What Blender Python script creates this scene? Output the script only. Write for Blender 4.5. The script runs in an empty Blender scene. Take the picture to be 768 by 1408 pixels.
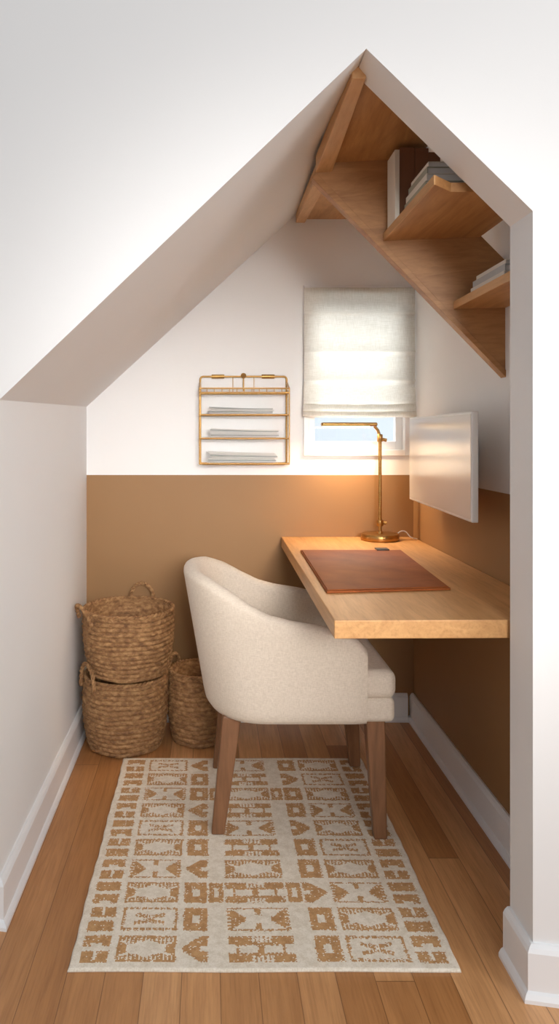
import bpy, bmesh, math, random
from math import sin, cos, pi, radians
from mathutils import Vector, Matrix
random.seed(4)
scene = bpy.context.scene
COL = scene.collection
try:
    scene.view_settings.view_transform = 'Standard'
    scene.view_settings.look = 'None'
except Exception:
    pass

# ---------------------------------------------------------------- helpers
def srgb(r, g, b):
    def f(c):
        c /= 255.0
        return c/12.92 if c <= 0.04045 else ((c+0.055)/1.055)**2.4
    return (f(r), f(g), f(b), 1.0)

def empty(name, loc=(0, 0, 0)):
    e = bpy.data.objects.new(name, None)
    e.empty_display_size = 0.05
    e.location = loc
    COL.objects.link(e)
    return e

def finish(ob, parent=None, mat=None, smooth=False):
    if ob.name not in COL.objects:
        COL.objects.link(ob)
    if parent is not None:
        ob.parent = parent
        ob.matrix_parent_inverse = Matrix.Translation(parent.location).inverted()
    if mat is not None:
        ob.data.materials.append(mat)
    if smooth and ob.type == 'MESH':
        ob.data.polygons.foreach_set('use_smooth', [True]*len(ob.data.polygons))
    return ob

def mesh(name, verts, faces, mat=None, parent=None, smooth=False, fix=True):
    me = bpy.data.meshes.new(name)
    me.from_pydata([tuple(v) for v in verts], [], faces)
    if fix:
        bm = bmesh.new(); bm.from_mesh(me)
        bmesh.ops.recalc_face_normals(bm, faces=bm.faces)
        bm.to_mesh(me); bm.free()
    me.update()
    ob = bpy.data.objects.new(name, me)
    return finish(ob, parent, mat, smooth)

def bevel(ob, w, seg=3, angle=35):
    m = ob.modifiers.new('bevel', 'BEVEL')
    m.width = w; m.segments = seg
    m.limit_method = 'ANGLE'; m.angle_limit = radians(angle)
    return ob

def box(name, x0, x1, y0, y1, z0, z1, mat=None, parent=None, bev=0, seg=3, rotz=0):
    cx, cy = (x0+x1)/2, (y0+y1)/2
    vs = [Vector((x, y, z)) for z in (z0, z1) for y in (y0, y1) for x in (x0, x1)]
    if rotz:
        c, s = cos(rotz), sin(rotz)
        vs = [Vector((cx+(v.x-cx)*c-(v.y-cy)*s, cy+(v.x-cx)*s+(v.y-cy)*c, v.z)) for v in vs]
    fs = [(0, 2, 3, 1), (4, 5, 7, 6), (0, 1, 5, 4), (2, 6, 7, 3), (0, 4, 6, 2), (1, 3, 7, 5)]
    ob = mesh(name, vs, fs, mat, parent)
    if bev:
        bevel(ob, bev, seg)
        ob.data.polygons.foreach_set('use_smooth', [True]*6)
        m = ob.modifiers.new('wn', 'WEIGHTED_NORMAL')
    return ob

def prism(name, pts, y0, y1, mat=None, parent=None, bev=0):
    """polygon in XZ extruded along Y (y0/y1 may be functions of x)"""
    f0 = y0 if callable(y0) else (lambda x: y0)
    f1 = y1 if callable(y1) else (lambda x: y1)
    n = len(pts)
    vs = [(x, f0(x), z) for x, z in pts]+[(x, f1(x), z) for x, z in pts]
    fs = [tuple(range(n)), tuple(range(2*n-1, n-1, -1))]
    for i in range(n):
        j = (i+1) % n
        fs.append((i, i+n, j+n, j))
    ob = mesh(name, vs, fs, mat, parent)
    if bev: bevel(ob, bev, 2)
    return ob

def slab(name, pts, z0, z1, mat=None, parent=None, bev=0):
    n = len(pts)
    def zz(z, i): return z[i] if isinstance(z, (list, tuple)) else z
    vs = [(x, y, zz(z0, i)) for i, (x, y) in enumerate(pts)]+[(x, y, zz(z1, i)) for i, (x, y) in enumerate(pts)]
    fs = [tuple(range(n)), tuple(range(2*n-1, n-1, -1))]
    for i in range(n):
        j = (i+1) % n
        fs.append((i, i+n, j+n, j))
    ob = mesh(name, vs, fs, mat, parent)
    if bev: bevel(ob, bev, 2)
    return ob

def wires(name, lines, r, mat=None, parent=None, res=3, spline='POLY', cyc=False):
    cu = bpy.data.curves.new(name, 'CURVE')
    cu.dimensions = '3D'; cu.bevel_depth = r; cu.bevel_resolution = res
    cu.use_fill_caps = True
    for ln in lines:
        if spline == 'POLY':
            s = cu.splines.new('POLY'); s.points.add(len(ln)-1)
            for p, q in zip(s.points, ln): p.co = (*q, 1)
        else:
            s = cu.splines.new('BEZIER'); s.bezier_points.add(len(ln)-1)
            for p, q in zip(s.bezier_points, ln):
                p.co = q; p.handle_left_type = p.handle_right_type = 'AUTO'
            s.resolution_u = 16
        s.use_cyclic_u = cyc
    # to mesh
    tmp = bpy.data.objects.new(name+'_c', cu)
    COL.objects.link(tmp)
    dg = bpy.context.evaluated_depsgraph_get()
    me = bpy.data.meshes.new_from_object(tmp.evaluated_get(dg))
    COL.objects.unlink(tmp); bpy.data.objects.remove(tmp)
    me.materials.clear()
    ob = bpy.data.objects.new(name, me)
    return finish(ob, parent, mat, True)

def lathe(name, prof, cx, cy, mat=None, parent=None, n=48, axis='Z'):
    vs = []; fs = []
    m = len(prof)
    for i in range(n):
        a = 2*pi*i/n
        for r, z in prof:
            vs.append((cx+r*cos(a), cy+r*sin(a), z))
    for i in range(n):
        for j in range(m-1):
            a = i*m+j; b = ((i+1) % n)*m+j
            fs.append((a, b, b+1, a+1))
    fs.append(tuple(i*m for i in range(n)))
    fs.append(tuple(i*m+m-1 for i in range(n)))
    ob = mesh(name, vs, fs, mat, parent, smooth=True)
    m_ = ob.modifiers.new('es', 'EDGE_SPLIT'); m_.split_angle = radians(40)
    return ob

# ---------------------------------------------------------------- materials
class NT:
    def __init__(s, name):
        s.m = bpy.data.materials.new(name); s.m.use_nodes = True
        s.t = s.m.node_tree; s.b = s.t.nodes['Principled BSDF']
        s.out = s.t.nodes['Material Output']
    def n(s, typ, **kw):
        nd = s.t.nodes.new(typ)
        for k, v in kw.items(): setattr(nd, k, v)
        return nd
    def l(s, a, b): s.t.links.new(a, b)
    def math(s, op, a, b=None, c=None):
        nd = s.n('ShaderNodeMath', operation=op)
        for i, v in enumerate((a, b, c)):
            if v is None: continue
            if isinstance(v, (int, float)): nd.inputs[i].default_value = v
            else: s.l(v, nd.inputs[i])
        return nd.outputs[0]
    def coord(s, scale=(1, 1, 1), rot=(0, 0, 0), loc=(0, 0, 0)):
        tc = s.n('ShaderNodeTexCoord'); mp = s.n('ShaderNodeMapping')
        mp.inputs['Scale'].default_value = scale
        mp.inputs['Rotation'].default_value = rot
        mp.inputs['Location'].default_value = loc
        s.l(tc.outputs['Object'], mp.inputs['Vector'])
        return mp.outputs[0]
    def noise(s, vec, scale=5, detail=4, rough=0.55, dist=0):
        nd = s.n('ShaderNodeTexNoise')
        nd.inputs['Scale'].default_value = scale
        nd.inputs['Detail'].default_value = detail
        nd.inputs['Roughness'].default_value = rough
        nd.inputs['Distortion'].default_value = dist
        s.l(vec, nd.inputs['Vector'])
        return nd.outputs['Fac']
    def ramp(s, fac, stops):
        nd = s.n('ShaderNodeValToRGB')
        e = nd.color_ramp.elements
        e[0].position, e[0].color = stops[0]
        e[1].position, e[1].color = stops[-1]
        for p, c in stops[1:-1]:
            x = e.new(p); x.color = c
        s.l(fac, nd.inputs[0])
        return nd.outputs[0]
    def mix(s, fac, a, b, typ='MIX'):
        nd = s.n('ShaderNodeMix', data_type='RGBA', blend_type=typ)
        for i, v in ((0, fac), (6, a), (7, b)):
            if isinstance(v, (int, float)): nd.inputs[i].default_value = v
            elif isinstance(v, tuple): nd.inputs[i].default_value = v
            else: s.l(v, nd.inputs[i])
        return nd.outputs[2]
    def bump(s, h, strength=0.2, dist=0.002):
        nd = s.n('ShaderNodeBump')
        nd.inputs['Strength'].default_value = strength
        nd.inputs['Distance'].default_value = dist
        s.l(h, nd.inputs['Height'])
        s.l(nd.outputs[0], s.b.inputs['Normal'])

def paint(name, col, rough=0.6, var=0.03):
    s = NT(name)
    v = s.coord()
    f = s.noise(v, 3, 3)
    c2 = tuple(x*(1-var) for x in col[:3])+(1,)
    s.l(s.mix(f, col, c2), s.b.inputs['Base Color'])
    s.b.inputs['Roughness'].default_value = rough
    s.bump(s.noise(v, 260, 2), 0.08, 0.001)
    return s.m

WHITE = srgb(242, 242, 242)
M_wall = paint('white_wall_paint', WHITE, 0.7)
M_trim = paint('white_trim_paint', srgb(244, 244, 245), 0.35, 0.015)
M_bezel = paint('white_plastic', srgb(232, 231, 228), 0.3, 0.01)

def two_tone():
    s = NT('two_tone_wall_paint')
    tc = s.n('ShaderNodeTexCoord'); sp = s.n('ShaderNodeSeparateXYZ')
    s.l(tc.outputs['Object'], sp.inputs[0])
    f = s.math('LESS_THAN', sp.outputs[2], 1.003)
    v = s.coord()
    n = s.noise(v, 4, 3)
    br = s.mix(n, srgb(156, 118, 77), srgb(150, 112, 71))
    s.l(s.mix(f, WHITE, br), s.b.inputs['Base Color'])
    s.b.inputs['Roughness'].default_value = 0.6
    s.bump(s.noise(v, 260, 2), 0.08, 0.001)
    return s.m
M_two = two_tone()

def wood(name, c1, c2, axis='Y', rot=(0, 0, 0), rough=0.45, fine=1.0):
    s = NT(name)
    sc = {'X': (1.2, 14, 14), 'Y': (14, 1.2, 14), 'Z': (14, 14, 1.2)}[axis]
    v = s.coord(sc, rot)
    f1 = s.noise(v, 1.6, 6, 0.6, 1.2)
    sc2 = tuple(x*7 for x in sc)
    v2 = s.coord(sc2, rot)
    f2 = s.noise(v2, 1.3, 3, 0.6)
    base = s.ramp(f1, [(0.3, c2), (0.5, tuple((a+b)/2 for a, b in zip(c1, c2))), (0.68, c1)])
    dk = s.ramp(f2, [(0.32, (0.74, 0.70, 0.66, 1)), (0.52, (1, 1, 1, 1))])
    s.l(s.mix(0.55*fine, base, dk, 'MULTIPLY'), s.b.inputs['Base Color'])
    s.b.inputs['Roughness'].default_value = rough
    s.bump(f2, 0.12, 0.001)
    return s.m
M_oak = wood('oak_desk_wood', srgb(210, 162, 108), srgb(184, 135, 84), 'Y', rough=0.4)
M_shelf = wood('oak_shelf_wood', srgb(200, 150, 96), srgb(170, 121, 72), 'Y', fine=0.7)
M_shelf_l = wood('oak_edge_wood', srgb(216, 172, 122), srgb(196, 149, 100), 'Y', fine=0.7)
M_panel = wood('oak_panel_wood', srgb(194, 144, 92), srgb(160, 112, 66), 'X', rot=(0, -radians(46.5), 0), fine=0.8)
M_leg = wood('walnut_leg_wood', srgb(144, 100, 68), srgb(112, 76, 50), 'Z', rough=0.4)

def floor_mat():
    s = NT('oak_floor_planks')
    tc = s.n('ShaderNodeTexCoord'); sp = s.n('ShaderNodeSeparateXYZ')
    s.l(tc.outputs['Object'], sp.inputs[0])
    X, Y = sp.outputs[0], sp.outputs[1]
    W = 0.083
    xs = s.math('DIVIDE', s.math('ADD', X, 10.02), W)
    ix = s.math('FLOOR', xs)
    wn = s.n('ShaderNodeTexWhiteNoise', noise_dimensions='1D'); s.l(ix, wn.inputs['W'])
    ys = s.math('DIVIDE', s.math('ADD', Y, s.math('MULTIPLY', wn.outputs['Value'], 3.7)), 2.1)
    iy = s.math('FLOOR', ys)
    cb = s.n('ShaderNodeCombineXYZ'); s.l(ix, cb.inputs[0]); s.l(iy, cb.inputs[1])
    wn2 = s.n('ShaderNodeTexWhiteNoise', noise_dimensions='3D'); s.l(cb.outputs[0], wn2.inputs['Vector'])
    rnd = wn2.outputs['Value']
    cb2 = s.n('ShaderNodeCombineXYZ')
    s.l(s.math('MULTIPLY', X, 16), cb2.inputs[0])
    s.l(s.math('MULTIPLY', Y, 1.3), cb2.inputs[1])
    s.l(s.math('MULTIPLY', rnd, 37), cb2.inputs[2])
    g1 = s.noise(cb2.outputs[0], 1.7, 6, 0.6, 1.0)
    cb3 = s.n('ShaderNodeCombineXYZ')
    s.l(s.math('MULTIPLY', X, 160), cb3.inputs[0])
    s.l(s.math('MULTIPLY', Y, 7), cb3.inputs[1])
    s.l(s.math('MULTIPLY', rnd, 37), cb3.inputs[2])
    g2 = s.noise(cb3.outputs[0], 1.3, 3, 0.6)
    base = s.ramp(rnd, [(0.0, srgb(182, 126, 76)), (0.5, srgb(204, 148, 96)), (1.0, srgb(224, 170, 118))])
    gr = s.ramp(g1, [(0.3, (0.76, 0.71, 0.66, 1)), (0.65, (1.05, 1.05, 1.05, 1))])
    c = s.mix(0.8, base, gr, 'MULTIPLY')
    gf = s.ramp(g2, [(0.34, (0.74, 0.69, 0.64, 1)), (0.55, (1, 1, 1, 1))])
    c = s.mix(0.55, c, gf, 'MULTIPLY')
    fx = s.math('FRACT', xs)
    ex = s.math('MINIMUM', fx, s.math('SUBTRACT', 1.0, fx))
    fy = s.math('FRACT', ys)
    ey = s.math('MINIMUM', fy, s.math('SUBTRACT', 1.0, fy))
    seam = s.math('MAXIMUM', s.math('LESS_THAN', ex, 0.012), s.math('LESS_THAN', ey, 0.0006))
    c = s.mix(s.math('MULTIPLY', seam, 0.6), c, srgb(96, 60, 34))
    s.l(c, s.b.inputs['Base Color'])
    s.b.inputs['Roughness'].default_value = 0.36
    s.bump(s.math('SUBTRACT', g2, s.math('MULTIPLY', seam, 1.5)), 0.12, 0.001)
    return s.m
M_floor = floor_mat()

def fabric(name, c1, c2, sc=900, bs=0.35, rough=0.95):
    s = NT(name)
    a = s.noise(s.coord((1, 1, 0.18)), sc, 2)
    b = s.noise(s.coord((0.18, 0.18, 1)), sc, 2)
    f = s.math('MULTIPLY', s.math('ADD', a, b), 0.5)
    s.l(s.ramp(f, [(0.38, c2), (0.6, c1)]), s.b.inputs['Base Color'])
    s.b.inputs['Roughness'].default_value = rough
    s.b.inputs['Sheen Weight'].default_value = 0.1
    s.bump(f, bs, 0.001)
    return s.m
M_fab = fabric('beige_linen_upholstery', srgb(224, 211, 195), srgb(208, 194, 177), 520, 0.2)

def brass():
    s = NT('brushed_brass')
    f = s.noise(s.coord((1, 1, 10)), 30, 3)
    s.l(s.ramp(f, [(0.3, srgb(160, 122, 70)), (0.7, srgb(184, 146, 90))]), s.b.inputs['Base Color'])
    s.b.inputs['Metallic'].default_value = 1
    s.b.inputs['Roughness'].default_value = 0.36
    return s.m
M_brass = brass()

def leather():
    s = NT('brown_leather')
    v = s.coord()
    f = s.noise(v, 6, 6, 0.65, 0.4)
    s.l(s.ramp(f, [(0.3, srgb(122, 62, 28)), (0.7, srgb(160, 88, 42))]), s.b.inputs['Base Color'])
    s.b.inputs['Roughness'].default_value = 0.55
    s.b.inputs['Specular IOR Level'].default_value = 0.15
    vo = s.n('ShaderNodeTexVoronoi'); vo.inputs['Scale'].default_value = 420
    s.l(v, vo.inputs['Vector'])
    s.bump(vo.outputs['Distance'], 0.15, 0.0008)
    return s.m
M_leather = leather()

def wicker():
    s = NT('seagrass_weave')
    v = s.coord((1, 1, 1.8))
    f = s.noise(v, 42, 4, 0.6)
    f2 = s.noise(s.coord((1, 1, 4)), 160, 3, 0.7)
    c = s.ramp(f, [(0.32, srgb(122, 86, 56)), (0.5, srgb(160, 119, 78)), (0.68, srgb(196, 155, 108))])
    d = s.ramp(f2, [(0.3, (0.66, 0.62, 0.56, 1)), (0.6, (1, 1, 1, 1))])
    s.l(s.mix(0.6, c, d, 'MULTIPLY'), s.b.inputs['Base Color'])
    s.b.inputs['Roughness'].default_value = 0.75
    s.bump(f2, 0.5, 0.002)
    return s.m
M_wicker = wicker()
M_paper = paint('paper_white', srgb(236, 234, 230), 0.8, 0.06)
M_rugc = fabric('rug_cream_pile', srgb(246, 236, 220), srgb(226, 213, 192), 300, 0.6)
M_rugt = fabric('rug_tan_pile', srgb(206, 160, 108), srgb(180, 132, 82), 300, 0.6)

def blind_mat():
    s = NT('linen_blind_fabric')
    a = s.noise(s.coord((1, 1, 0.06)), 500, 2)
    b = s.noise(s.coord((0.06, 1, 1)), 500, 2)
    f = s.math('MULTIPLY', s.math('ADD', a, b), 0.5)
    col = s.ramp(f, [(0.4, srgb(228, 223, 211)), (0.6, srgb(244, 240, 231))])
    s.l(col, s.b.inputs['Base Color'])
    s.b.inputs['Roughness'].default_value = 0.9
    tr = s.n('ShaderNodeBsdfTranslucent'); s.l(col, tr.inputs['Color'])
    mx = s.n('ShaderNodeMixShader'); mx.inputs[0].default_value = 0.5
    s.l(s.b.outputs[0], mx.inputs[1]); s.l(tr.outputs[0], mx.inputs[2])
    s.l(mx.outputs[0], s.out.inputs['Surface'])
    return s.m
M_blind = blind_mat()

def glass_mat():
    s = NT('window_glass')
    f = s.noise(s.coord(), 4)
    tr = s.n('ShaderNodeBsdfTransparent'); gl = s.n('ShaderNodeBsdfGlossy')
    tr.inputs[0].default_value = (0.96, 0.985, 1, 1)
    gl.inputs['Roughness'].default_value = 0.03
    mx = s.n('ShaderNodeMixShader')
    s.l(s.math('MULTIPLY', f, 0.1), mx.inputs[0])
    s.l(tr.outputs[0], mx.inputs[1]); s.l(gl.outputs[0], mx.inputs[2])
    s.l(mx.outputs[0], s.out.inputs['Surface'])
    return s.m
M_glass = glass_mat()

def screen_mat():
    s = NT('glossy_white_screen')
    f = s.noise(s.coord(), 2)
    s.l(s.mix(f, srgb(222, 218, 211), srgb(216, 211, 203)), s.b.inputs['Base Color'])
    s.b.inputs['Roughness'].default_value = 0.2
    return s.m
M_screen = screen_mat()

def emis(name, col, st):
    s = NT(name)
    f = s.noise(s.coord(), 5)
    s.b.inputs['Base Color'].default_value = col
    s.b.inputs['Emission Color'].default_value = col
    s.l(s.math('MULTIPLY_ADD', f, 0.02*st, st), s.b.inputs['Emission Strength'])
    return s.m
M_led = emis('warm_led_strip', srgb(255, 222, 176), 6)

def solid(name, c, rough=0.6): return paint(name, c, rough, 0.08)

# ---------------------------------------------------------------- dimensions
YB = 2.976; XL = -0.503; XR = 0.833; H = 1.17
def yf(x): return 1.74-(x-XL)*0.191
TH = 0.115

# ---------------------------------------------------------------- room shell
box('floor', -2.6, 2.6, -2.6, YB+0.14, -0.06, 0, M_floor)
# back wall with window hole
wx0, wx1, wz0, wz1 = 0.405, 0.797, 1.105, 1.755
vs = []; fs = []
def addbox(x0, x1, y0, y1, z0, z1):
    b = len(vs)
    for z in (z0, z1):
        for y in (y0, y1):
            for x in (x0, x1): vs.append((x, y, z))
    for f in [(0, 2, 3, 1), (4, 5, 7, 6), (0, 1, 5, 4), (2, 6, 7, 3), (0, 4, 6, 2), (1, 3, 7, 5)]:
        fs.append(tuple(b+i for i in f))
yb1 = YB+0.12
addbox(XL-0.1, wx0, YB, yb1, 0, 2.4)
addbox(wx1, XR+0.1, YB, yb1, 0, 2.4)
addbox(wx0, wx1, YB, yb1, 0, wz0)
addbox(wx0, wx1, YB, yb1, wz1, 2.4)
mesh('wall_back', vs, fs, M_two)
slab('wall_left', [(XL, yf(XL)+TH), (XL, YB), (XL-0.1, YB), (XL-0.1, yf(XL-0.1)+TH)], 0, 2.4, M_wall)
box('wall_right', XR, XR+0.1, yf(XR)+TH-0.005, YB, 0, 2.4, M_two)
# front wall (gabled opening)
AP = (0.340, 2.007); LC = (XL, 1.252); RC = (0.673, 1.635)
L = [(-2.0, 0), (XL, 0), LC, AP, (AP[0], 2.9), (-2.0, 2.9)]
R = [(RC[0], 0), (2.0, 0), (2.0, 2.9), (AP[0], 2.9), AP, RC]
def gable(pts, b, vs, fs, skip, lift=()):
    n = len(pts)
    vs += [(x, yf(x), z) for x, z in pts]+[(x, yf(x)+TH, z+(0.02 if i in lift else 0)) for i, (x, z) in enumerate(pts)]
    fs += [tuple(b+i for i in range(n)), tuple(b+i for i in range(2*n-1, n-1, -1))]
    for i in range(n):
        if i in skip: continue
        j = (i+1) % n
        fs.append((b+i, b+i+n, b+j+n, b+j))
vs = []; fs = []
gable(L, 0, vs, fs, {2, 3}, (2, 3)); gable(R, len(vs), vs, fs, {3})
wf = mesh('wall_front', vs, fs, M_wall)
bm = bmesh.new(); bm.from_mesh(wf.data)
bmesh.ops.remove_doubles(bm, verts=bm.verts, dist=1e-5)
bmesh.ops.recalc_face_normals(bm, faces=bm.faces)
bm.to_mesh(wf.data); bm.free()
# left sloped ceiling: one smooth ruled surface from the opening edge to the back wall
def ruled(name, a, b, c, d, mat, n=16):
    a, b, c, d = map(Vector, (a, b, c, d))
    vs = []; fs = []
    for j in range(n+1):
        v = j/n
        for i in range(n+1):
            u = i/n
            vs.append(a*(1-u)*(1-v)+b*u*(1-v)+c*u*v+d*(1-u)*v)
    for j in range(n):
        for i in range(n):
            q = j*(n+1)+i
            fs.append((q, q+1, q+n+2, q+n+1))
    return mesh(name, vs, fs, mat, smooth=True)
def quadsolid(name, a, b, c, d, up, mat):
    vs = [Vector(p) for p in (a, b, c, d)]
    vs += [v+Vector(up) for v in vs[:4]]
    fs = [(0, 1, 2, 3), (7, 6, 5, 4), (0, 4, 5, 1), (1, 5, 6, 2), (2, 6, 7, 3), (3, 7, 4, 0)]
    return mesh(name, vs, fs, mat)
e = TH-0.004
ruled('ceiling_left', (XL, yf(XL), 1.252), (0.340, yf(.34), 2.007), (0.37, YB, 2.085), (XL, YB, 1.282), M_wall)
quadsolid('ceiling_ridge', (0.330, yf(.34)+e, 2.004), (0.468, yf(.468)+e, 2.15), (0.468, YB, 2.183), (0.360, YB, 2.08), (-0.05, 0, 0.06), M_wall)
quadsolid('ceiling_right', (0.46, yf(.46)+e, 2.158), (XR, yf(XR)+e, 1.80), (XR, YB, 1.80), (0.46, YB, 2.19), (0.05, 0, 0.06), M_wall)

# baseboards: sweep profile along XY path with mitres
PROF = [(0, 0), (0.026, 0), (0.026, 0.008), (0.021, 0.017), (0.016, 0.021), (0.016, 0.098), (0.012, 0.106), (0.006, 0.112), (0, 0.112)]
def skirting(name, path, side=1):
    P = [Vector((p[0], p[1], 0)) for p in path]
    dirs = [(P[i+1]-P[i]).normalized() for i in range(len(P)-1)]
    nr = [Vector((-d.y, d.x, 0))*side for d in dirs]
    vs = []; fs = []
    for i, p in enumerate(P):
        if i == 0: o = nr[0]
        elif i == len(P)-1: o = nr[-1]
        else:
            o = (nr[i-1]+nr[i]); o = o/(o.dot(nr[i]))
        for a, z in PROF: vs.append(p+o*a+Vector((0, 0, z)))
    m = len(PROF)
    for i in range(len(P)-1):
        for j in range(m):
            k = (j+1) % m
            fs.append((i*m+j, i*m+k, (i+1)*m+k, (i+1)*m+j))
    fs.append(tuple(range(m))); fs.append(tuple(range((len(P)-1)*m, len(P)*m)))
    return mesh(name, vs, fs, M_trim)
skirting('baseboard_left', [(-1.9, yf(-1.9)), (XL, yf(XL)), (XL, YB)], -1)
skirting('baseboard_back', [(XL+0.026, YB), (XR-0.026, YB)], -1)
skirting('baseboard_right', [(XR, yf(XR)+TH), (XR, YB)], 1)
skirting('baseboard_front', [(RC[0], yf(RC[0])+TH), (RC[0], yf(RC[0])), (1.9, yf(1.9))], -1)

# ---------------------------------------------------------------- window
W = empty('window_1', (0.6, YB, 1.43))
cz0, cz1, cx0, cx1 = 1.082, 1.777, 0.383, 0.819
def frame(name, x0, x1, z0, z1, w, y0, y1, mat, par, wb=None, bev=0.002):
    wb = wb or w
    box(name+'_l', x0, x0+w, y0, y1, z0, z1, mat, par, bev)
    box(name+'_r', x1-w, x1, y0, y1, z0, z1, mat, par, bev)
    box(name+'_t', x0+w, x1-w, y0, y1, z1-w, z1, mat, par, bev)
    box(name+'_b', x0+w, x1-w, y0, y1, z0, z0+wb, mat, par, bev)
frame('casing', cx0, cx1, cz0, cz1, 0.024, YB-0.014, YB-0.0005, M_trim, W)
frame('sash', wx0+0.001, wx1-0.001, wz0+0.001, wz1-0.001, 0.028, YB+0.03, YB+0.07, M_trim, W, wb=0.034)
box('glass', wx0+0.025, wx1-0.025, YB+0.045, YB+0.049, wz0+0.03, wz1-0.025, M_glass, W)

# pale ground outside the window
M_ground = solid('outside_gravel', srgb(232, 232, 228), 0.9)
box('ground_outside', -30, 34, YB+0.15, 90, -0.12, -0.02, M_ground)

# roman blind
def blind():
    E = empty('roman_blind', (0.604, YB-0.03, 1.5))
    x0, x1 = 0.381, 0.829
    prof = []  # (y,z)
    yb = YB-0.036
    zt = 1.765
    prof.append((yb+0.012, zt)); prof.append((yb, zt-0.004))
    for zs in (1.655, 1.50, 1.385):
        prof += [(yb-0.001, zs+0.06), (yb-0.003, zs+0.012), (yb-0.009, zs+0.004), (yb-0.008, zs-0.001), (yb+0.001, zs-0.005), (yb, zs-0.02)]
    prof += [(yb-0.006, 1.345), (yb-0.012, 1.305), (yb-0.013, 1.290), (yb-0.004, 1.288), (yb-0.004, 1.294),
             (yb-0.014, 1.292), (yb-0.018, 1.275), (yb-0.018, 1.264), (yb-0.006, 1.262), (yb-0.006, 1.268), (yb-0.015, 1.266), (yb-0.021, 1.256), (yb-0.020, 1.243), (yb-0.008, 1.240), (yb-0.004, 1.25)]
    nx = 60; vs = []; fs = []; m = len(prof)
    for i in range(nx+1):
        t = i/nx
        for j, (y, z) in enumerate(prof):
            k = max(0, (1.40-z)/0.16)
            flare = 0.0065*min(k, 1)
            x = (x0-flare)+(x1-x0+flare*1.2)*t
            sag = -0.004*k*sin(pi*t)+0.0012*sin(t*23+j)*min(k, 1)
            vs.append((x, y+0.0012*sin(t*9+z*30), z+sag))
    for i in range(nx):
        for j in range(m-1):
            a = i*m+j; fs.append((a, a+m, a+m+1, a+1))
    ob = mesh('fabric', vs, fs, M_blind, E, smooth=True)
    box('headrail', x0+0.004, x1-0.004, yb+0.004, YB-0.015, 1.738, 1.763, M_trim, E, 0.002)
    wires('cords', [[(x, yb+0.006, 1.74), (x, yb+0.006, 1.27)] for x in (x0+0.06, x1-0.06)], 0.0008, M_trim, E)
blind()

# ---------------------------------------------------------------- shelf unit in the gable
S = empty('gable_bookshelf', (0.55, 1.9, 1.9))
YP = 2.13
def yp(x): return YP-(x-0.306)*0.152
yi = 1.69
slab('top_plank', [(0.345, yi), (0.62, yi), (0.60, yp(.6)), (0.335, yp(.335))], [2.00, 2.00, 1.962, 1.962], [2.02, 2.02, 1.985, 1.985], M_shelf, S)
slab('ridge_beam', [(0.325, yi-0.03), (0.357, yi-0.03), (0.357, yp(.357)), (0.310, YP)], [1.982, 1.982, 1.935, 1.935], [2.02, 2.02, 1.985, 1.985], M_shelf_l, S, 0.002)
slab('rear_beam', [(0.322, YP+0.028), (0.365, YP+0.028), (0.39, YB), (0.352, YB)], [1.945, 1.945, 2.035, 2.035], [1.99, 1.99, 2.075, 2.075], M_shelf_l, S, 0.002)
slab('rear_plank', [(0.36, YP+0.028), (0.60, YP+0.028), (0.60, YB), (0.385, YB)], [1.97, 1.97, 2.05, 2.05], [1.985, 1.985, 2.06, 2.06], M_shelf, S)
prism('stringer_panel', [(0.306, 1.921), (XR, 1.338), (XR, 1.660), (0.535, 1.990), (0.318, 1.990)], yp, lambda x: yp(x)+0.026, M_panel, S, 0.001)
prism('stringer_rail', [(0.300, 1.919), (XR, 1.330), (XR, 1.350), (0.312, 1.934)], lambda x: yp(x)-0.005, lambda x: yp(x)+0.031, M_panel, S, 0.001)
slab('shelf_upper', [(0.505, 1.628), (0.555, 1.675), (0.765, 1.675), (0.765, yp(.765)), (0.505, yp(.505))], 1.728, 1.750, M_shelf, S, 0.001)
slab('shelf_lower', [(0.698, 1.655), (XR, 1.655), (XR, yp(XR)), (0.698, yp(.698))], 1.526, 1.548, M_shelf, S, 0.001)
slab('shelf_upper_lipping', [(0.501, 1.626), (0.505, 1.628), (0.505, yp(.505)), (0.501, yp(.501))], 1.7282, 1.7498, M_shelf_l, S)
slab('shelf_lower_lipping', [(0.694, 1.656), (0.698, 1.656), (0.698, yp(.698)), (0.694, yp(.694))], 1.5262, 1.5478, M_shelf_l, S)

M_bk_brown = solid('book_cloth_brown', srgb(132, 88, 60), 0.7)
M_bk_cream = solid('book_cloth_cream', srgb(234, 229, 218), 0.7)
M_bk_grey = solid('book_cloth_grey', srgb(190, 192, 190), 0.7)
M_bk_sage = solid('book_cloth_sage', srgb(168, 168, 152), 0.7)
def book(par, nm, x0, x1, y0, y1, z0, z1, mat, upright=False, rz=0):
    t = 0.0022
    if not upright:
        box(nm+'_cover_bottom', x0, x1, y0, y1, z0, z0+t, mat, par, rotz=rz)
        box(nm+'_cover_top', x0, x1, y0, y1, z1-t, z1, mat, par, rotz=rz)
        box(nm+'_spine', x0, x0+t, y0, y1, z0+t, z1-t, mat, par, rotz=0)
        box(nm+'_pages', x0+t+0.0002, x1-0.004, y0+0.004, y1-0.004, z0+t, z1-t, M_paper, par, rotz=rz)
    else:
        box(nm+'_cover_a', x0, x0+t, y0, y1, z0, z1, mat, par)
        box(nm+'_cover_b', x1-t, x1, y0, y1, z0, z1, mat, par)
        box(nm+'_spine', x0+t, x1-t, y0, y0+t, z0, z1, mat, par)
        box(nm+'_pages', x0+t, x1-t, y0+t, y1-0.004, z0+0.003, z1-0.003, M_paper, par)
B1 = empty('book_row', (0.57, 2.04, 1.75))
zt = 1.7505
y2 = 2.075
book(B1, 'book_1', 0.507, 0.519, 1.99, y2, zt, zt+0.198, M_bk_cream, True)
book(B1, 'book_2', 0.520, 0.562, 1.995, y2, zt, zt+0.206, M_bk_brown, True)
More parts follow.
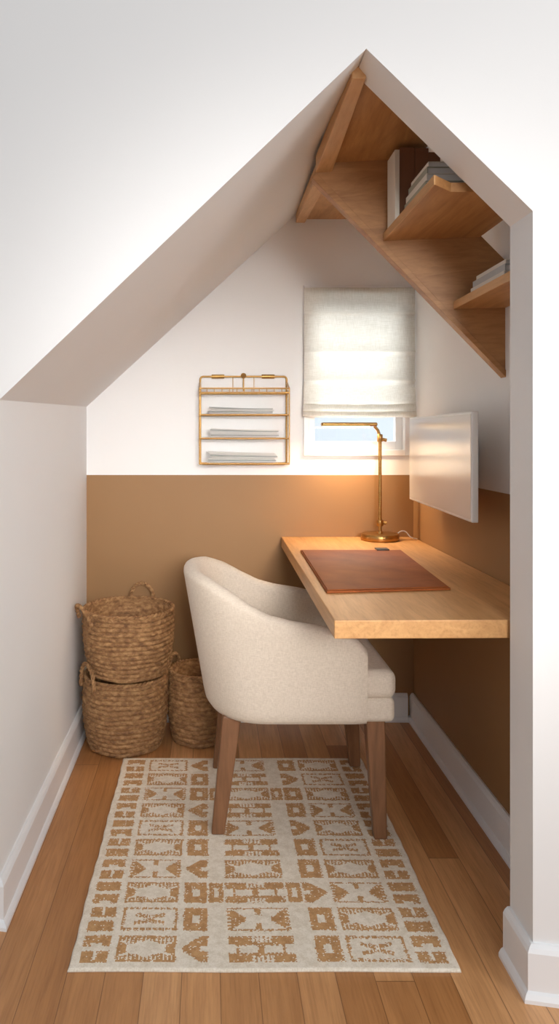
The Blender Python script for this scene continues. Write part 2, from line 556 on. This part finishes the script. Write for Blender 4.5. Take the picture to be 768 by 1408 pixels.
book(B1, 'book_3', 0.563, 0.600, 1.995, y2, zt, zt+0.204, M_bk_brown, True)
book(B1, 'book_4', 0.601, 0.632, 1.995, y2, zt, zt+0.193, M_bk_brown, True)
B2 = empty('book_stack', (0.58, 1.85, 1.75))
book(B2, 'book_1', 0.527, 0.665, 1.78, 1.985, zt, zt+0.022, M_bk_cream)
book(B2, 'book_2', 0.530, 0.660, 1.785, 1.98, zt+0.0225, zt+0.042, M_bk_sage)
book(B2, 'book_3', 0.534, 0.660, 1.79, 1.98, zt+0.0425, zt+0.062, M_bk_cream)
book(B2, 'book_4', 0.538, 0.655, 1.80, 1.97, zt+0.0625, zt+0.082, M_bk_sage)
book(B2, 'book_5', 0.544, 0.650, 1.81, 1.965, zt+0.0825, zt+0.098, M_bk_cream)
B3 = empty('book_stack', (0.77, 1.86, 1.55))
zt = 1.5485
book(B3, 'book_1', 0.712, 0.825, 1.76, 1.985, zt, zt+0.018, M_bk_cream)
book(B3, 'book_2', 0.716, 0.825, 1.765, 1.98, zt+0.0185, zt+0.036, M_bk_grey)
book(B3, 'book_3', 0.722, 0.82, 1.775, 1.97, zt+0.0365, zt+0.049, M_bk_cream)

# ---------------------------------------------------------------- desk
D = empty('wall_mounted_desk', (0.56, 2.3, 0.73))
slab('desk_top', [(0.281, 1.640), (XR-0.001, 1.648), (XR-0.001, YB-0.001), (0.293, YB-0.001)], 0.708, 0.750, M_oak, D, 0.0025)
box('wall_cleat', XR-0.03, XR-0.001, 1.75, 2.9, 0.67, 0.7075, M_oak, D)

# desk pad
P = empty('leather_desk_pad', (0.49, 2.26, 0.75))
slab('pad', [(0.308, 1.915), (0.648, 1.955), (0.683, 2.60), (0.324, 2.60)], 0.7505, 0.7565, M_leather, P, 0.002)
slab('pad_flap', [(0.311, 1.921), (0.643, 1.961), (0.677, 2.575), (0.327, 2.575)], 0.7566, 0.7595, M_leather, P, 0.0012)
M_dark = solid('dark_metal', srgb(60, 56, 52), 0.4)
box('clip', 0.590, 0.634, 2.565, 2.605, 0.7597, 0.7640, M_dark, P, 0.001)

# ---------------------------------------------------------------- lamp
Lm = empty('desk_lamp', (0.675, 2.885, 0.75))
lx, ly = 0.675, 2.885
lathe('base', [(0.0, 0.7505), (0.073, 0.7505), (0.0745, 0.753), (0.0745, 0.772), (0.072, 0.776), (0.012, 0.777), (0.010, 0.784), (0.0, 0.784)], lx, ly, M_brass, Lm, 64)
lathe('stem', [(0, 0.78), (0.0068, 0.78), (0.0068, 1.165), (0, 1.165)], lx, ly, M_brass, Lm, 24)
lathe('stem_collar', [(0, 0.806), (0.012, 0.806), (0.014, 0.810), (0.014, 0.826), (0.012, 0.830), (0, 0.830)], lx, ly, M_brass, Lm, 24)
wires('collar_knob', [[(lx+0.004, ly, 0.818), (lx+0.026, ly-0.006, 0.818)]], 0.006, M_brass, Lm)
lathe('stem_top', [(0, 1.140), (0.010, 1.140), (0.011, 1.143), (0.011, 1.166), (0.009, 1.170), (0, 1.170)], lx, ly, M_brass, Lm, 24)
wires('joint_knob', [[(lx-0.002, ly, 1.152), (lx+0.026, ly-0.002, 1.146)]], 0.007, M_brass, Lm)
wires('link', [[(lx, ly, 1.160), (lx-0.008, ly, 1.185), (lx-0.022, ly, 1.202)]], 0.006, M_brass, Lm)
bx0, bx1 = 0.442, 0.662
box('head_bar', bx0, bx1, ly-0.021, ly+0.015, 1.2015, 1.2165, M_brass, Lm, 0.006, 4)
box('led_strip', bx0+0.006, bx1-0.03, ly-0.019, ly+0.010, 1.1950, 1.2018, M_led, Lm, 0.002)
wires('power_cable', [[(lx+0.06, ly+0.02, 0.757), (lx+0.095, ly+0.01, 0.785), (lx+0.125, ly+0.0, 0.760), (lx+0.150, ly+0.01, 0.7535)]], 0.0022, M_bezel, Lm, spline='BEZIER')

# ---------------------------------------------------------------- monitor
Mo = empty('computer_monitor', (0.72, 2.32, 1.08))
a = Vector((0.708, 1.965, 0)); b = Vector((0.737, 2.685, 0))
d = (b-a).normalized(); nrm = Vector((d.y, -d.x, 0))   # points +X (back side)
def mon(name, u0, u1, n0, n1, z0, z1, mat, bev=0):
    Lg = (b-a).length
    vs = []
    for z in (z0, z1):
        for n_ in (n0, n1):
            for u in (u0, u1):
                p = a+d*(u*Lg)+nrm*n_
                vs.append((p.x, p.y, z))
    ob = mesh(name, vs, [(0, 2, 3, 1), (4, 5, 7, 6), (0, 1, 5, 4), (2, 6, 7, 3), (0, 4, 6, 2), (1, 3, 7, 5)], mat, Mo)
    if bev: bevel(ob, bev, 3)
    return ob
mon('housing', 0, 1, 0.0, 0.018, 0.930, 1.232, M_bezel, 0.003)
mon('screen', 0.010, 0.990, -0.0012, 0.0005, 0.938, 1.225, M_screen)
mon('rear_bulge', 0.3, 0.7, 0.0178, 0.034, 0.99, 1.17, M_bezel, 0.006)
box('wall_plate', XR-0.012, XR-0.0005, 2.25, 2.39, 1.01, 1.15, M_bezel, Mo, 0.002)
wires('wall_arm', [[(0.75, 2.32, 1.08), (XR-0.008, 2.32, 1.08)]], 0.018, M_bezel, Mo)

# ---------------------------------------------------------------- file rack
Rk = empty('wall_file_rack', (0.14, YB-0.05, 1.23))
rx0, rx1 = -0.040, 0.316
yk, yfr = YB-0.006, YB-0.088
zb, ztp = 1.048, 1.405
def rrect(x0, x1, z0, z1, y, r=0.012):
    pts = []
    for cx, cz, a0 in ((x1-r, z1-r, 0), (x0+r, z1-r, 90), (x0+r, z0+r, 180), (x1-r, z0+r, 270)):
        for k in range(5):
            a_ = radians(a0+k*22.5)
            pts.append((cx+r*cos(a_), y, cz+r*sin(a_)))
    return pts
wires('back_frame', [rrect(rx0+0.002, rx1-0.002, zb, ztp, yk)], 0.0042, M_brass, Rk, cyc=True)
trays = [(1.052, 0.036), (1.153, 0.03), (1.247, 0.016), (1.335, 0.022)]
side = []
for x in (rx0, rx1):
    side.append([(x, yfr, zb+0.005), (x, yfr, 1.352)])
    side.append([(x, yfr, 1.352), (x, yk, 1.38)])
    for tz, th in trays:
        side.append([(x, yfr, tz), (x, yk, tz)])
wires('side_wires', side, 0.003, M_brass, Rk)
front = []
for tz, th in trays:
    front.append([(rx0, yfr, tz), (rx1, yfr, tz)])
    front.append([(rx0, yk, tz), (rx1, yk, tz)])
front.append([(rx0, yfr, 1.352), (rx1, yfr, 1.352)])
wires('tray_rails', front, 0.0034, M_brass, Rk)
thin = []
for tz, th in trays:
    for k in range(1, 9):
        x = rx0+(rx1-rx0)*k/9
        thin.append([(x, yfr, tz), (x, yk, tz)])
for k in range(1, 12):
    x = rx0+(rx1-rx0)*k/12
    thin.append([(x, yfr, 1.335), (x, yfr, 1.352)])
for x in (0.095, 0.181):
    thin.append([(x, yk, 1.335), (x, yk, 1.405)])
wires('thin_wires', thin, 0.0016, M_brass, Rk, 2)
wires('top_grips', [[(0.008, yk-0.006, 1.405), (0.060, yk-0.006, 1.405)], [(0.212, yk-0.006, 1.405), (0.264, yk-0.006, 1.405)]], 0.0085, M_brass, Rk)
M_brassd = M_brass.copy(); M_brassd.name = 'aged_brass'
M_brassd.node_tree.nodes['Principled BSDF'].inputs['Roughness'].default_value = 0.6
def knob():
    prof = [(0.0, 0.000), (0.0105, 0.0), (0.0115, 0.004), (0.0095, 0.010), (0.005, 0.0135), (0.0, 0.0145)]
    vs = []; fs = []; n = 24; m = len(prof)
    for i in range(n):
        a_ = 2*pi*i/n
        for r, h in prof: vs.append((0.138+r*cos(a_), yk-0.004-h, 1.408+r*sin(a_)))
    for i in range(n):
        for j in range(m-1):
            p = i*m+j; q = ((i+1) % n)*m+j
            fs.append((p, q, q+1, p+1))
    mesh('centre_knob', vs, fs, M_brassd, Rk, smooth=True)
knob()
wires('centre_stem', [[(0.138, yk-0.008, 1.408), (0.138, yk-0.008, 1.345)]], 0.003, M_brass, Rk)
for ti, (tz, n, wd, th) in enumerate([(1.057, 7, 0.27, 0.0054), (1.158, 6, 0.275, 0.0052), (1.252, 5, 0.255, 0.0044)]):
    z = tz
    for k in range(n):
        xo = random.uniform(-0.010, 0.014); yo = random.uniform(0, .010)
        xa, xb = rx0+0.035+xo, rx0+0.035+wd+xo*0.6
        vs = []; nn = 8; f_ = []
        for i in range(nn+1):
            t = i/nn
            x = xa+(xb-xa)*t
            dz = 0.009*k/n*(1-t)**2
            tt = th*0.72
            for y in (yfr+0.004+yo, yk-0.006):
                vs += [(x, y, z+dz), (x, y, z+dz+tt)]
        for i in range(nn):
            q = i*4
            f_ += [(q, q+4, q+5, q+1), (q+2, q+3, q+7, q+6), (q+1, q+5, q+7, q+3), (q, q+2, q+6, q+4)]
        f_ += [(0, 1, 3, 2), (nn*4, nn*4+2, nn*4+3, nn*4+1)]
        mesh('paper_%d_%d' % (ti, k), vs, f_, M_paper if k not in (1, 4) else M_bk_grey, Rk)
        z += th

# ---------------------------------------------------------------- baskets
def basket(cx, cy, z0, rb, rt, h, rows, m, handles, tilt=0.0):
    E = empty('wicker_basket', (cx, cy, z0))
    nth = m*10; per = 8
    vs = []; fs = []
    nv = rows*per
    def R(v): return rb+(rt-rb)*(v**0.8)+0.012*sin(pi*min(1, v*1.0))
    A = 0.0085
    for j in range(nv+1):
        v = j/nv
        row = min(int(v*rows), rows-1); fr = v*rows-row
        for i in range(nth):
            th = 2*pi*i/nth
            sgn = 1 if row % 2 else -1
            ph = m*th+sgn*(fr-0.5)*2.6+row*1.1
            bul = max(0, sin(pi*fr))**0.55*(0.55+0.45*abs(cos(ph/2))**0.7)
            r = R(v)-A+A*bul+0.0015*sin(7*th+row*2.1)
            vs.append((cx+r*cos(th), cy+r*sin(th), z0+h*v+0.0015*sin(5*th+v*4)))
    for j in range(nv):
        for i in range(nth):
            a_ = j*nth+i; b_ = j*nth+(i+1) % nth
            fs.append((a_, b_, b_+nth, a_+nth))
    base = len(vs); inn = [(1.0, 0.0), (0.7, 0.012), (0.3, 0.012), (0.05, 0.012)]
    for v, dr in inn:
        for i in range(nth):
            th = 2*pi*i/nth
            r = R(v)-A-0.006
            vs.append((cx+r*cos(th), cy+r*sin(th), z0+h*v+(0.002 if v == 1 else 0)))
    for k in range(len(inn)):
        for i in range(nth):
            a_ = (nv*nth+i) if k == 0 else base+(k-1)*nth+i
            b_ = (nv*nth+(i+1) % nth) if k == 0 else base+(k-1)*nth+(i+1) % nth
            c_ = base+k*nth+(i+1) % nth; d_ = base+k*nth+i
            fs.append((a_, b_, c_, d_))
    fs.append(tuple(base+(len(inn)-1)*nth+i for i in range(nth)))
    fs.append(tuple(i for i in range(nth)))
    mesh('woven_body', vs, fs, M_wicker, E, smooth=True, fix=True)
    rim = []
    for s_ in range(2):
        pts = []
        for i in range(m*6):
            th = 2*pi*i/(m*6); q = m*0.8//1*th+pi*s_
            r = R(1)-0.006+0.0035*cos(q)
            pts.append((cx+r*cos(th), cy+r*sin(th), z0+h+0.003+0.0035*sin(q)))
        rim.append(pts)
    wires('rim', rim, 0.0052, M_wicker, E, 2, cyc=True)
    for hi, (ang, w, hh, out) in enumerate(handles):
        th = radians(ang)
        er = Vector((cos(th), sin(th), 0)); et = Vector((-sin(th), cos(th), 0))
        c = Vector((cx, cy, z0+h-0.03))+er*(R(1)-0.001)
        strands = []
        for s_ in range(2):
            pts = []
            N = 60
            for k in range(N+1):
                t = k/N
                a_ = pi*t
                p = c-et*(w/2*cos(a_)) + Vector((0, 0, 1))*((hh+0.03)*sin(a_)**0.75) + er*(out*sin(a_))
                q = t*2*pi*7+pi*s_
                nn = (-et*cos(a_)+Vector((0, 0, sin(a_)))).normalized()
                p = p+nn*0.0035*cos(q)+er*0.0035*sin(q)
                pts.append(p)
            strands.append(pts)
        wires('handle_%d' % (hi+1), strands, 0.0048, M_wicker, E, 2)
    return E
basket(-0.318, 2.755, 0.001, 0.138, 0.158, 0.262, 15, 38, [(215, 0.11, 0.065, 0.004), (25, 0.09, 0.03, 0.008)])
basket(-0.305, 2.745, 0.2745, 0.140, 0.172, 0.238, 14, 40, [(208, 0.14, 0.030, 0.022), (78, 0.10, 0.060, 0.0)])
basket(-0.040, 2.80, 0.001, 0.104, 0.116, 0.262, 15, 28, [(150, 0.075, 0.045, 0.0), (10, 0.075, 0.045, 0.0)])

# ---------------------------------------------------------------- armchair
def armchair():
    E = empty('armchair', (0.2, 2.33, 0))
    yc, Wd = 2.335, 0.272
    xf, xc = 0.445, 0.175
    st = []
    ns = 16
    for i in range(ns): st.append(('s', xf+(xc-xf)*i/ns, -1))
    na = 56
    for i in range(na+1): st.append(('a', i/na, 0))
    for i in range(1, ns+1): st.append(('s', xc+(xf-xc)*i/ns, 1))
    def top(x):
        pts = [(-0.12, 0.772), (-0.04, 0.768), (0.02, 0.750), (0.07, 0.722), (0.12, 0.686), (0.17, 0.656), (0.23, 0.640), (0.32, 0.626), (0.39, 0.606), (0.425, 0.585), (0.445, 0.560)]
        for (a_, b_), (c_, d_) in zip(pts, pts[1:]):
            if x <= c_:
                k = max(0, (x-a_)/(c_-a_)); return b_+(d_-b_)*k
        return pts[-1][1]
    T = 0.052
    def plan(s_):
        k, u, sd = s_
        if k == 's':
            x = u; y = yc+sd*Wd; nx, ny = 0, sd; back = 0
        else:
            th = pi*(u-0.5)
            pw = 0.86
            ct, sn = cos(th), sin(th)
            rx = 0.192
            x = xc-rx*abs(ct)**pw
            y = yc+Wd*(abs(sn)**pw)*(1 if sn > 0 else -1)
            gx = -(abs(xc-x)/rx)**(2/pw-1)/rx; gy = ((abs(y-yc)/Wd)**(2/pw-1))/Wd*(1 if y > yc else -1)
            l_ = math.hypot(gx, gy); nx, ny = gx/l_, gy/l_
            back = abs(ct)
        return x, y, nx, ny, back
    rings = []
    for idx, s_ in enumerate(st):
        x, y, nx, ny, back = plan(s_)
        de = min(idx, len(st)-1-idx)
        endk = {0: 0.62, 1: 0.90, 2: 0.99}.get(de, 1.0)
        zt_ = top(x)
        if de == 0: x = xf+0.004
        prof = []
        zb_ = 0.338
        outer = [(0.030, zb_), (0.012, zb_+0.004), (0.002, zb_+0.018), (0.0, zb_+0.04)]
        Hh = zt_-T/2-0.0
        for k in range(1, 8):
            outer.append((0.0, zb_+0.04+(Hh-zb_-0.04)*k/8))
        for k in range(0, 9):
            a_ = pi*k/8
            outer.append((T/2-T/2*cos(a_), Hh+T/2*0.9*sin(a_)))
        for k in range(1, 7):
            outer.append((T, Hh-(Hh-0.40)*k/6))
        outer.append((T, zb_))
        for n_, z in outer:
            lean = 0.072*back*((z-0.36)/0.41) if z > 0.36 else 0
            side = 0.014*((z-0.36)/0.3) if z > 0.36 else 0
            off = T/2+(n_-T/2)*endk
            px = x-nx*off+nx*side*(1-back)-lean
            py = y-ny*off+ny*side
            prof.append((px, py, z))
        rings.append(prof)
    vs = [p for r in rings for p in r]; m = len(rings[0]); fs = []
    for i in range(len(rings)-1):
        for j in range(m):
            k = (j+1) % m
            fs.append((i*m+j, (i+1)*m+j, (i+1)*m+k, i*m+k))
    fs.append(tuple(range(m))); fs.append(tuple(range((len(rings)-1)*m, len(rings)*m)))
    sh = mesh('tub_shell', vs, fs, M_fab, E, smooth=True)
    es = sh.modifiers.new('es', 'EDGE_SPLIT'); es.split_angle = radians(60)
    pts = []
    for s_ in st[::2]:
        x, y, nx, ny, back = plan(s_)
        pts.append((x-nx*0.03, y-ny*0.03))
    slab('seat_base', pts, 0.337, 0.40, M_fab, E)
    def cushion(nm, x0, x1, y0, y1, z0, z1, bv):
        ob = box(nm, x0, x1, y0, y1, z0, z1, M_fab, E)
        bevel(ob, bv, 6)
        ob.data.polygons.foreach_set('use_smooth', [True]*6)
        ob.modifiers.new('wn', 'WEIGHTED_NORMAL')
    cushion('seat_front_rail', 0.40, 0.533, yc-0.25, yc+0.25, 0.340, 0.412, 0.018)
    cushion('seat_cushion', 0.06, 0.538, yc-0.252+0.0, yc+0.252, 0.405, 0.490, 0.028)
    def leg(nm, tx, ty, bx_, by_, wt=0.028, wb=0.019):
        z1, z0 = 0.345, 0.0085
        vs = []
        for z, cx_, cy_, w in ((z0, bx_, by_, wb), (z1, tx, ty, wt)):
            for sx, sy in ((-1, -1), (1, -1), (1, 1), (-1, 1)): vs.append((cx_+sx*w, cy_+sy*w*0.85, z))
        ob = mesh(nm, vs, [(3, 2, 1, 0), (4, 5, 6, 7), (0, 1, 5, 4), (1, 2, 6, 5), (2, 3, 7, 6), (3, 0, 4, 7)], M_leg, E)
        bevel(ob, 0.005, 3)
    leg('leg_1', 0.066, 2.150, 0.024, 2.122)
    leg('leg_2', 0.480, 2.128, 0.490, 2.098)
    leg('leg_3', 0.070, 2.52, 0.030, 2.540)
    leg('leg_4', 0.480, 2.53, 0.508, 2.552)
armchair()

# ---------------------------------------------------------------- rug
def rug():
    x0, x1, y0, y1 = -0.309, 0.546, 1.580, 2.612
    Wm, Lm_ = (x1-x0)*1000, (y1-y0)*1000
    c = 3.0
    nx, ny = int(Wm/c), int(Lm_/c)
    rows = 10; ph = (Lm_-24)/rows
    def tri(t): t = t % 1; return 1-abs(2*t-1)
    def large(x, y, w, h, typ):
        cx_, cy_ = abs(x-w/2)/(w/2), abs(y-h/2)/(h/2)
        if typ == 0:      # thin frame with comb teeth pointing inwards
            if x < 6 or x > w-6 or y < 6 or y > h-6: return True
            tl = 12+15*tri(x/w*2.0)
            if (x % 9) < 6 and (y < tl or y > h-tl): return True
            return cx_ > 0.66 and cy_ < 0.60-0.9*(1-cx_)
        if typ == 1:      # solid with hourglass voids
            if cy_ < 0.30 and 0.10 < cx_ < 0.66: return False
            if cx_ < 0.34 and cy_ > 0.50: return (x % 10) < 4
            if cx_ > 0.74 and cy_ < 0.36: return False
            return True
        if typ == 2:      # facing arrow shapes
            if cx_ > 0.40 and cx_ > 0.95-0.62*(1-cy_): return not (cx_ > 0.86 and (y % 12) < 4)
            return (cx_ < 0.10 and cy_ > 0.35) or cy_ > 0.88
        # serrated outline with mirrored hooks
        if x < 7 or x > w-7: return True
        if y < 8 or y > h-8: return (x % 15) < 12
        if cx_ < 0.55 and abs(cy_-0.5*cx_-0.12) < 0.16: return (x % 8) < 6
        return False
    def small(x, y, w, h, typ):
        cx_, cy_ = x/w, abs(y-h/2)/(h/2)
        if typ == 0: return (1-cx_) > cy_*0.8-0.1 and not (cx_ < 0.3 and cy_ < 0.2)
        if typ == 1: return cx_ > cy_*0.8-0.1 and not (cx_ > 0.7 and cy_ < 0.2)
        return not (0.35 < cx_ < 0.65 and cy_ < 0.35)
    cols = [(20, 82, 'e'), (98, 232, 'L'), (246, 304, 's'), (350, 500, 'C'), (548, 606, 's'), (620, 754, 'L'), (770, 834, 'e')]
    def pat(x, y):
        yy = y-12
        if yy < 0 or yy >= rows*ph: return False
        r = int(yy/ph); ly_ = yy-r*ph
        for ci, (a_, b_, k) in enumerate(cols):
            if a_ <= x < b_:
                lx_ = x-a_; w = b_-a_
                if k == 'e':
                    hh = ph/2
                    l2 = ly_ % hh; q = int(ly_/hh)
                    if 7 < l2 < hh-7:
                        if (r*2+q) % 3 == 0: return not (w*0.44 < lx_ < w*0.56 and l2 > hh*0.3)
                        if (r*2+q) % 3 == 1: return not (lx_ > w*0.3 and lx_ < w*0.7 and l2 < hh*0.34)
                        return True
                    return False
                lo, hi = 10, ph-9
                if not (lo < ly_ < hi): return False
                if k == 'L': return large(lx_, ly_-lo, w, hi-lo, (0, 3, 0, 2)[(r+(ci > 3)) % 4])
                if k == 'C': return large(lx_, ly_-lo, w, hi-lo, (1, 2, 1, 0)[r % 4])
                return small(lx_, ly_-lo, w, hi-lo, (0, 2, 1)[(r+ci) % 3] if r % 3 != 1 else 2)
        if r in (2, 7) and 12 < ly_ < ph-11:
            if 308 <= x < 344 or 506 <= x < 542:
                lx_ = (x-308) if x < 400 else (x-506)
                return not (12 < lx_ < 24 and 32 < ly_ < ph-32)
        return False
    vs = []; fs = []; mi = []
    for j in range(ny+1):
        for i in range(nx+1):
            wob = 0.0012*sin(j*0.05)+0.0008*sin(j*0.23)
            woy = 0.0012*sin(i*0.04)
            edge = (i in (0, nx) or j in (0, ny))
            z = 0.0035 if edge else 0.0078+random.uniform(-0.0003, 0.0003)
            vs.append((x0+(x1-x0)*i/nx+wob, y0+(y1-y0)*j/ny+woy, z))
    for j in range(ny):
        for i in range(nx):
            a_ = j*(nx+1)+i
            fs.append((a_, a_+1, a_+nx+2, a_+nx+1))
            px = (i+0.5)*c+random.choice((0, 0, 0, c, -c))*0.6; py = (j+0.5)*c+random.choice((0, 0, 0, c, -c))*0.6
            mi.append(1 if (pat(px, py) and random.random() > 0.04) else 0)
    def vi(i, j): return j*(nx+1)+i
    loop = [vi(i, 0) for i in range(nx)]+[vi(nx, j) for j in range(ny)]+[vi(i, ny) for i in range(nx, 0, -1)]+[vi(0, j) for j in range(ny, 0, -1)]
    b0 = len(vs)
    for k in loop: vs.append((vs[k][0], vs[k][1], 0.0005))
    n = len(loop)
    for k in range(n):
        fs.append((loop[k], b0+k, b0+(k+1) % n, loop[(k+1) % n])); mi.append(0)
    fs.append(tuple(b0+n-1-k for k in range(n))); mi.append(0)
    ob = mesh('area_rug', vs, fs, None, None, fix=False, smooth=True)
    ob.data.materials.append(M_rugc); ob.data.materials.append(M_rugt)
    ob.data.polygons.foreach_set('material_index', mi)
    ob.data.update()
rug()

# ---------------------------------------------------------------- lights
w = bpy.data.worlds.new('world'); scene.world = w; w.use_nodes = True
wt = w.node_tree
bg = wt.nodes['Background']
bg.inputs[0].default_value = (0.88, 0.945, 1.0, 1)
tc = wt.nodes.new('ShaderNodeTexCoord'); sp = wt.nodes.new('ShaderNodeSeparateXYZ')
mr = wt.nodes.new('ShaderNodeMapRange'); mr.interpolation_type = 'SMOOTHSTEP'
mr.inputs['From Min'].default_value = 0.1; mr.inputs['From Max'].default_value = 0.8
mr.inputs['To Min'].default_value = 0.46; mr.inputs['To Max'].default_value = 1.1
wt.links.new(tc.outputs['Generated'], sp.inputs[0]); wt.links.new(sp.outputs[1], mr.inputs['Value'])
wt.links.new(mr.outputs[0], bg.inputs[1])

def area(name, loc, target, sx, sy, power, col, spread=180):
    ld = bpy.data.lights.new(name, 'AREA'); ld.shape = 'RECTANGLE'
    ld.size = sx; ld.size_y = sy; ld.energy = power; ld.color = col; ld.spread = radians(spread)
    o = bpy.data.objects.new(name, ld); COL.objects.link(o)
    o.location = loc
    o.rotation_euler = (Vector(target)-Vector(loc)).to_track_quat('-Z', 'Y').to_euler()
    return o
area('room_daylight', (1.1, -2.2, 2.5), (0.0, 2.4, 0.7), 2.2, 1.8, 46, (1.0, 0.985, 0.965))
area('left_wall_fill', (2.3, -0.6, 1.7), (-0.5, 2.3, 0.9), 1.0, 1.4, 11, (1.0, 0.985, 0.97), 90)  # added fill from the right to brighten the left wall, not a real opening
area('alcove_fill', (0.45, -1.1, 1.55), (0.05, 3.0, 0.9), 0.7, 0.7, 4.0, (1.0, 0.96, 0.92), 32)  # added narrow fill that lifts the alcove interior, no such fixture in the room
area('window_daylight', (0.75, 3.9, 2.5), (0.6, 3.0, 1.45), 1.2, 1.2, 75, (1.0, 0.99, 0.97))
area('desk_lamp_light', ((bx0+bx1)/2-0.01, ly-0.008, 1.194), ((bx0+bx1)/2-0.01, ly-0.008, 0.5), 0.18, 0.02, 2.4, (1.0, 0.70, 0.42), 145)

# ---------------------------------------------------------------- camera
cd = bpy.data.cameras.new('camera'); cam = bpy.data.objects.new('camera', cd)
COL.objects.link(cam)
cam.location = (0, 0, H); cam.rotation_euler = (radians(90), 0, 0)
cd.sensor_width = 36; cd.lens = 1000/1408*36
cd.shift_x = 96/1408; cd.shift_y = -107/1408
cd.clip_start = 0.01
scene.camera = cam
